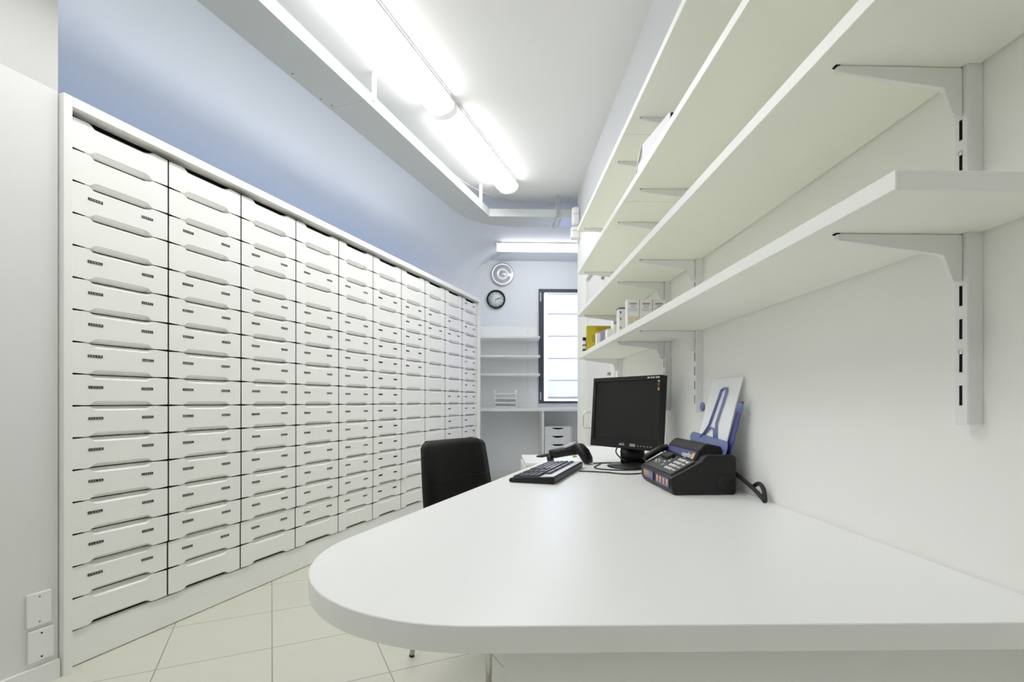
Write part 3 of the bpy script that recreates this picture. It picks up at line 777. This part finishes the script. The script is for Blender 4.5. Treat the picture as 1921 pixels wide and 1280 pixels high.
# coiled cord between fax and monitor
pts = []
for i in range(121):
    t = i/120; c = Vector((.622, 1.815, .752)).lerp(Vector((.606, 1.79, .842)), t); a_ = t * 2*PI*10
    pts.append((c.x + .006*math.cos(a_), c.y + .006*math.sin(a_), c.z))
tag(MB().tube(pts, .0022, 6).build('coiled_cord', 'greyp'), 'grey coiled handset cord rising between monitor and fax machine', 'cord')
tag(MB().tube(spline([(.7085, 1.48, .80), (.716, 1.40, .775), (.722, 1.35, .752), (.722, 1.33, .744), (.726, 1.345, .772), (.727, 1.37, .784), (.724, 1.40, .77)]), [.006]*61, 8).build('power_cord', 'rubber'),
    'thick black cord curling against the wall right of the fax machine', 'cord')

# ------------------------------------------------------------------ things on the lowest shelf
s1 = SH[0] + TH + .0005
def carton(x0, x1, y0, y1, h, name, label, m, extra=None, group=None):
    t = thing(name, label, 'box', ((x0+x1)/2, (y0+y1)/2, s1), 0, group)
    mb = MB().box(x0, x1, y0, y1, s1, s1+h).bevel(.0012, 1)
    for mi, (xa, xb, za, zb) in extra or (): mb.mi = mi + 1; mb.box(x0+xa, x0+xb, y0-.0006, y0+.002, s1+za, s1+zb)
    mb.build('carton', [m, 'red', 'greyp', 'beige', 'silver', 'blue'], t)
    return t
H3 = .146
prt = [(0, (.010, .042, .1275, .1310)), (1, (.010, .040, .1235, .1255)), (1, (.014, .040, .117, .119)), (1, (.018, .034, .112, .114)), (3, (.006, .046, .096, .110)), (2, (.006, .028, .045, .075)), (2, (.030, .048, .058, .075))]
nm3 = ['left of the three tall white cartons with red print on the lowest shelf', 'middle of the three tall white cartons with red print on the lowest shelf', 'right of the three tall white cartons with red print on the lowest shelf']
for i in range(3):
    x0 = .545 + i*.0545; carton(x0, x0+.0515, 2.085, 2.117, H3, 'medicine_carton', nm3[i], 'whiteplastic', prt, 'tall white medicine cartons')
t = carton(.556, .584, 2.27, 2.32, .142, 'slim_carton', 'slim white carton with blue top left of the three tall cartons', 'whiteplastic', [(1, (.004, .012, .05, .06)), (1, (.004, .012, .09, .10)), (4, (.004, .010, .12, .13))])
MB().box(.555, .585, 2.269, 2.321, s1+.1425, s1+.147).build('lid', 'blue', t)
for i, (x, y, lab) in enumerate(((.570, 2.40, 'front one of two small clear bottles beside the slim carton'), (.592, 2.43, 'rear one of two small clear bottles beside the slim carton'))):
    t = thing('small_bottle', lab, 'bottle', (x, y, s1), 0, 'small clear bottles')
    MB().lathe([(.0001, 0), (.012, 0), (.012, .075), (.008, .085), (.008, .09)], (x, y, s1), 'z', 16).build('bottle_body', 'clearjar', t)
    MB().lathe([(.009, .0905), (.009, .105), (.0001, .106)], (x, y, s1), 'z', 16).build('cap', 'greyp', t)
t = carton(.560, .600, 2.53, 2.58, .088, 'white_carton', 'plain whitish carton standing right in front of the yellow folder', 'shelf_edge')
t = carton(.532, .552, 2.66, 2.70, .085, 'lilac_carton', 'white and lilac carton with slanted flap before the yellow folder', 'whiteplastic')
MB().prism([(.5525, s1), (.575, s1), (.575, s1+.105), (.5525, s1+.085)], 2.66, 2.70, 'y').build('lilac_side', 'lilac', t)
t = thing('yellow_folder', 'bright yellow folder box standing at the far end of the lowest shelf', 'folder', (.59, 2.9, s1))
mb = MB().box(.520, .660, 2.885, 2.92, s1, s1+.158).bevel(.001, 1); mb.mi = 1
mb.box(.575, .655, 2.884, 2.887, s1+.128, s1+.150).box(.545, .57, 2.884, 2.887, s1+.10, s1+.104).box(.55, .60, 2.884, 2.887, s1+.06, s1+.099)
mb.build('cover', ['yellow', 'ochre'], t)
t = thing('patterned_bottle', 'small dark-patterned white bottle left of the yellow folder', 'bottle', (.508, 2.90, s1))
MB().lathe([(.0001, 0), (.0115, 0), (.0115, .06), (.009, .068), (.009, .072)], (.507, 2.90, s1), 'z', 16).build('bottle_body', 'whiteplastic', t)
MB().lathe([(.0105, .0725), (.0105, .092), (.0001, .093)], (.507, 2.90, s1), 'z', 16).build('cap', 'black', t)
MB().lathe([(.0118, .012), (.0118, .024)], (.507, 2.90, s1), 'z', 16).build('label_band', 'anthracite', t)
MB().lathe([(.0118, .042), (.0118, .050)], (.507, 2.90, s1), 'z', 16).build('label_band', 'anthracite', t)

# open carton on the third shelf
s3 = SH[2] + TH + .0005
t = thing('open_carton', 'open white carton lying on the third shelf with a raised flap', 'box', (.58, 1.62, s3))
mb = MB().box(.508, .512, 1.46, 1.80, s3, s3+.055).box(.655, .659, 1.46, 1.80, s3, s3+.055).box(.512, .655, 1.46, 1.80, s3, s3+.003).box(.512, .655, 1.797, 1.80, s3+.003, s3+.055)
mb.build('tray', 'paper', t)
mb = MB(); mb.loft([[(.510, 1.47, s3+.056), (.66, 1.47, s3+.056), (.66, 1.74, s3+.100), (.510, 1.74, s3+.100)], [(.510, 1.47, s3+.059), (.66, 1.47, s3+.059), (.66, 1.74, s3+.103), (.510, 1.74, s3+.103)]], smooth=False)
mb.build('flap', 'paper', t)
mb = MB().box(.511, .655, 1.458, 1.4595, s3+.004, s3+.052); mb.build('dark_gap_sheet', 'dark', t)  # black sheet standing in for the dark gap at the near end
MB().prism([(1.47, s3+.0555), (1.74, s3+.0555), (1.74, s3+.0995)], .508, .510, 'x').build('side_flap', 'paper', t)
MB().loft([[(.506, 1.745, s3+.102), (.514, 1.745, s3+.102), (.514, 1.83, s3+.03), (.506, 1.83, s3+.03)], [(.506, 1.748, s3+.104), (.514, 1.748, s3+.104), (.514, 1.833, s3+.032), (.506, 1.833, s3+.032)]], smooth=False).build('end_flap', 'silver', t)

# ------------------------------------------------------------------ small boxes on the end of the right wall
for (y, z0, z1, x0, lab) in ((4.50, 2.605, 2.765, .672, 'upper rounded white box on the far end of the right wall'), (4.50, 2.478, 2.590, .662, 'lower rounded white box on the far end of the right wall')):
    t = thing('wall_box', lab, 'wall box', (XW-.02, y, z0), 0, 'white boxes high on the right wall end')
    MB().box(x0, XW-.001, y-.035, y+.035, z0, z1).bevel(.022, 4).build('housing', 'whiteplastic', t)
    MB().box(x0+.005, XW-.012, y-.0365, y-.0352, (z0+z1)/2+.012, (z0+z1)/2+.016).build('slot', 'greyp', t)

# ------------------------------------------------------------------ far end: counter, shelves, drawer unit, rack, clock, dish
CZ, CYF = .935, 6.28
ct = thing('counter', 'white fixed counter along the far wall under the window', 'counter', (.5, 6.5, 0))
MB().box(-.30, 2.30, CYF, YF-.002, CZ-.038, CZ).bevel(.002, 1).build('worktop', 'laminate', ct)
MB().box(.565, .590, CYF+.01, YF-.014, 0, CZ-.039).build('side_panel', 'laminate', ct)
fs = [1.852, 1.606, 1.368]
for z, nm in zip(fs, ('highest', 'middle', 'lowest')):
    tag(MB().box(-.285, .555, 6.46, YF-.016, z-.014, z+.014).bevel(.0015, 1).build('shelf_board', 'laminate'), f'{nm} of three short white shelves beside the window', 'shelf', 'short white shelves on the far wall')
o = MB().box(-.285, .545, YF-.014, YF-.002, CZ+.002, 2.035).build('back_panel', 'laminate')
tag(o, 'flat white backing board on the far wall behind the short shelves', 'wall panel')
t = thing('shelf_upright', 'slotted white upright holding the short shelves left of the window', 'shelf upright', (.42, YF-.03, 1.0))
mb = MB().box(.405, .437, YF-.0158, YF-.0145, 1.06, 2.0); mb.mi = 1; zz = 1.09
while zz < 1.98:
    if all(abs(zz+.016-q) > .04 for q in fs): mb.box(.416, .420, YF-.0165, YF-.0157, zz, zz+.022)
    zz += .05
mb.build('rail', ['whitemetal', 'greyp'], t)
# drawer unit
au = thing('drawer_unit', 'small white drawer unit standing under the far counter', 'drawer unit', (.76, 6.5, 0))
ax0, ax1, ay = .602, .945, 6.34
mb = MB().box(ax0, ax0+.016, ay, ay+.42, .0, .70).box(ax1-.016, ax1, ay, ay+.42, 0, .70).box(ax0+.016, ax1-.016, ay, ay+.42, .688, .70).box(ax0+.016, ax1-.016, ay+.05, ay+.42, .03, .687)
mb.build('carcass', 'whitemetal', au)
hts = [.105, .105, .105, .165, .165]; zt = .686
for h_ in hts:
    z0, z1 = zt-h_+.003, zt
    xm = (ax0+ax1)/2; n = 8; hw = .075
    arc = [(xm + hw*math.cos(a_), z1 - .022*math.sin(a_)) for a_ in [PI*i/n for i in range(n+1)]]
    poly = [(ax0+.018, z0), (ax1-.018, z0), (ax1-.018, z1)] + arc + [(ax0+.018, z1)]
    dw = MB().prism(poly, ay+.002, ay+.018, 'y').build('drawer', 'whitemetal', au)
    MB().box(xm-hw-.005, xm+hw+.005, ay+.0185, ay+.022, z1-.03, z1-.001).build('grip_recess', 'dark', dw)
    zt -= h_
# letter rack
lr = thing('letter_rack', 'white stacked letter trays standing on the far counter', 'letter rack', (.105, 6.55, CZ))
rx0, rx1, ry0, ry1 = -.030, .245, 6.45, 6.72
for i in range(4):
    z = CZ + .004 + i*.056
    mb = MB().box(rx0+.008, rx1-.008, ry0, ry1, z, z+.004)
    mb.tube([(rx0+.006, ry0, z+.012), (rx0+.03, ry0-.004, z+.010), (rx1-.03, ry0-.004, z+.010), (rx1-.006, ry0, z+.012)], .007, 8)
    mb.build('letter_tray', 'white', lr)
for x in (rx0, rx1):
    for y in (ry0, ry1): MB().tube([(x, y, CZ+.001), (x, y, CZ+.232)], .006, 8).build('post', 'whitemetal', lr)
# clock
ck = thing('wall_clock', 'round wall clock with black rim and pale face', 'clock', (-.014, YF, 2.405))
cx_, cz_ = -.014, 2.405
MB().lathe([(.104, -.006), (.108, -.030), (.118, -.036), (.126, -.030), (.128, -.002), (.104, -.002)], (cx_, YF, cz_), 'y', 48).build('rim', 'black', ck)
M['face'] = mat('clock_face', (0.70, 0.73, 0.72), 0.3)
face = MB().lathe([(.1045, -.004), (.1045, -.008), (.0001, -.0085)], (cx_, YF, cz_), 'y', 48).build('face', 'face', ck)
mb = MB()
for i in range(12):
    a_ = PI*i/6; T = Matrix.Translation((cx_, YF-.0098, cz_)) @ Matrix.Rotation(a_, 4, 'Y')
    mb.T = T; mb.box(-.0045, .0045, -.0008, 0, .076, .094); mb.T = None
mb.build('hour_marks', 'greyp', face)
for nm, a_, ln, wd in (('hour_hand', math.radians(68), .05, .0045), ('minute_hand', math.radians(76), .075, .003)):
    mb = MB(); mb.T = Matrix.Translation((cx_, YF-.0115 - (.001 if nm[0] == 'm' else 0), cz_)) @ Matrix.Rotation(a_, 4, 'Y')
    mb.box(-wd, wd, -.0008, 0, -.015, ln); mb.T = None; mb.build(nm, 'charcoal', face)
# dish
ds = thing('wall_light', 'round shiny glass wall light high on the far wall above the clock', 'wall light', (.072, YF, 2.742))
MB().lathe([(.150, -.002), (.158, -.02), (.156, -.034), (.146, -.040), (.134, -.034), (.118, -.036), (.085, -.046), (.060, -.052), (.054, -.046), (.040, -.056), (.018, -.060), (.0001, -.061)], (.072, YF, 2.742), 'y', 48).build('glass_shade', 'glassdish', ds)
MB().lathe([(.014, -.060), (.014, -.072), (.0001, -.074)], (.072, YF, 2.742), 'y', 16).build('knob', 'chrome', ds)
# low cabinet beyond the desk
t = thing('low_cabinet', 'low white cabinet standing on the floor behind the desk end', 'cabinet', (.42, 3.98, 0))
MB().box(.205, .62, 3.62, 4.20, .548, .57).bevel(.002, 1).build('top_board', 'laminate', t)
MB().box(.215, .612, 3.64, 4.19, 0.0, .547).build('carcass', 'whitemetal', t)
MB().box(.198, .2145, 3.65, 4.18, .06, .535).bevel(.002, 1).build('door', 'laminate', t)

# ------------------------------------------------------------------ light, sky, camera
wd = bpy.data.worlds.new('sky'); SC.world = wd; wd.use_nodes = True
bg = wd.node_tree.nodes['Background']
bg.inputs[0].default_value = (0.83, 0.86, 1.0, 1); bg.inputs[1].default_value = 0.5
la = bpy.data.lights.new('daylight', 'AREA'); la.shape = 'RECTANGLE'; la.size = 1.3; la.size_y = 1.8
la.energy = 300; la.color = (0.80, 0.86, 1.0)
lo = bpy.data.objects.new('daylight', la); COL.objects.link(lo)
lo.location = (1.11, YF+.75, 1.85); lo.rotation_euler = (-PI/2, 0, 0)

cam = bpy.data.cameras.new('camera'); co = bpy.data.objects.new('camera', cam); COL.objects.link(co)
co.location = (0, 0, 1.01); co.rotation_euler = (PI/2, 0, -math.atan(28/940))
cam.sensor_width = 36; cam.lens = 36*940/1921; cam.shift_y = (755-640)/1921
cam.clip_start = .02
SC.camera = co
SC.cycles.max_bounces = 10; SC.cycles.diffuse_bounces = 8
SC.cycles.use_denoising = True
SC.cycles.sample_clamp_indirect = 6
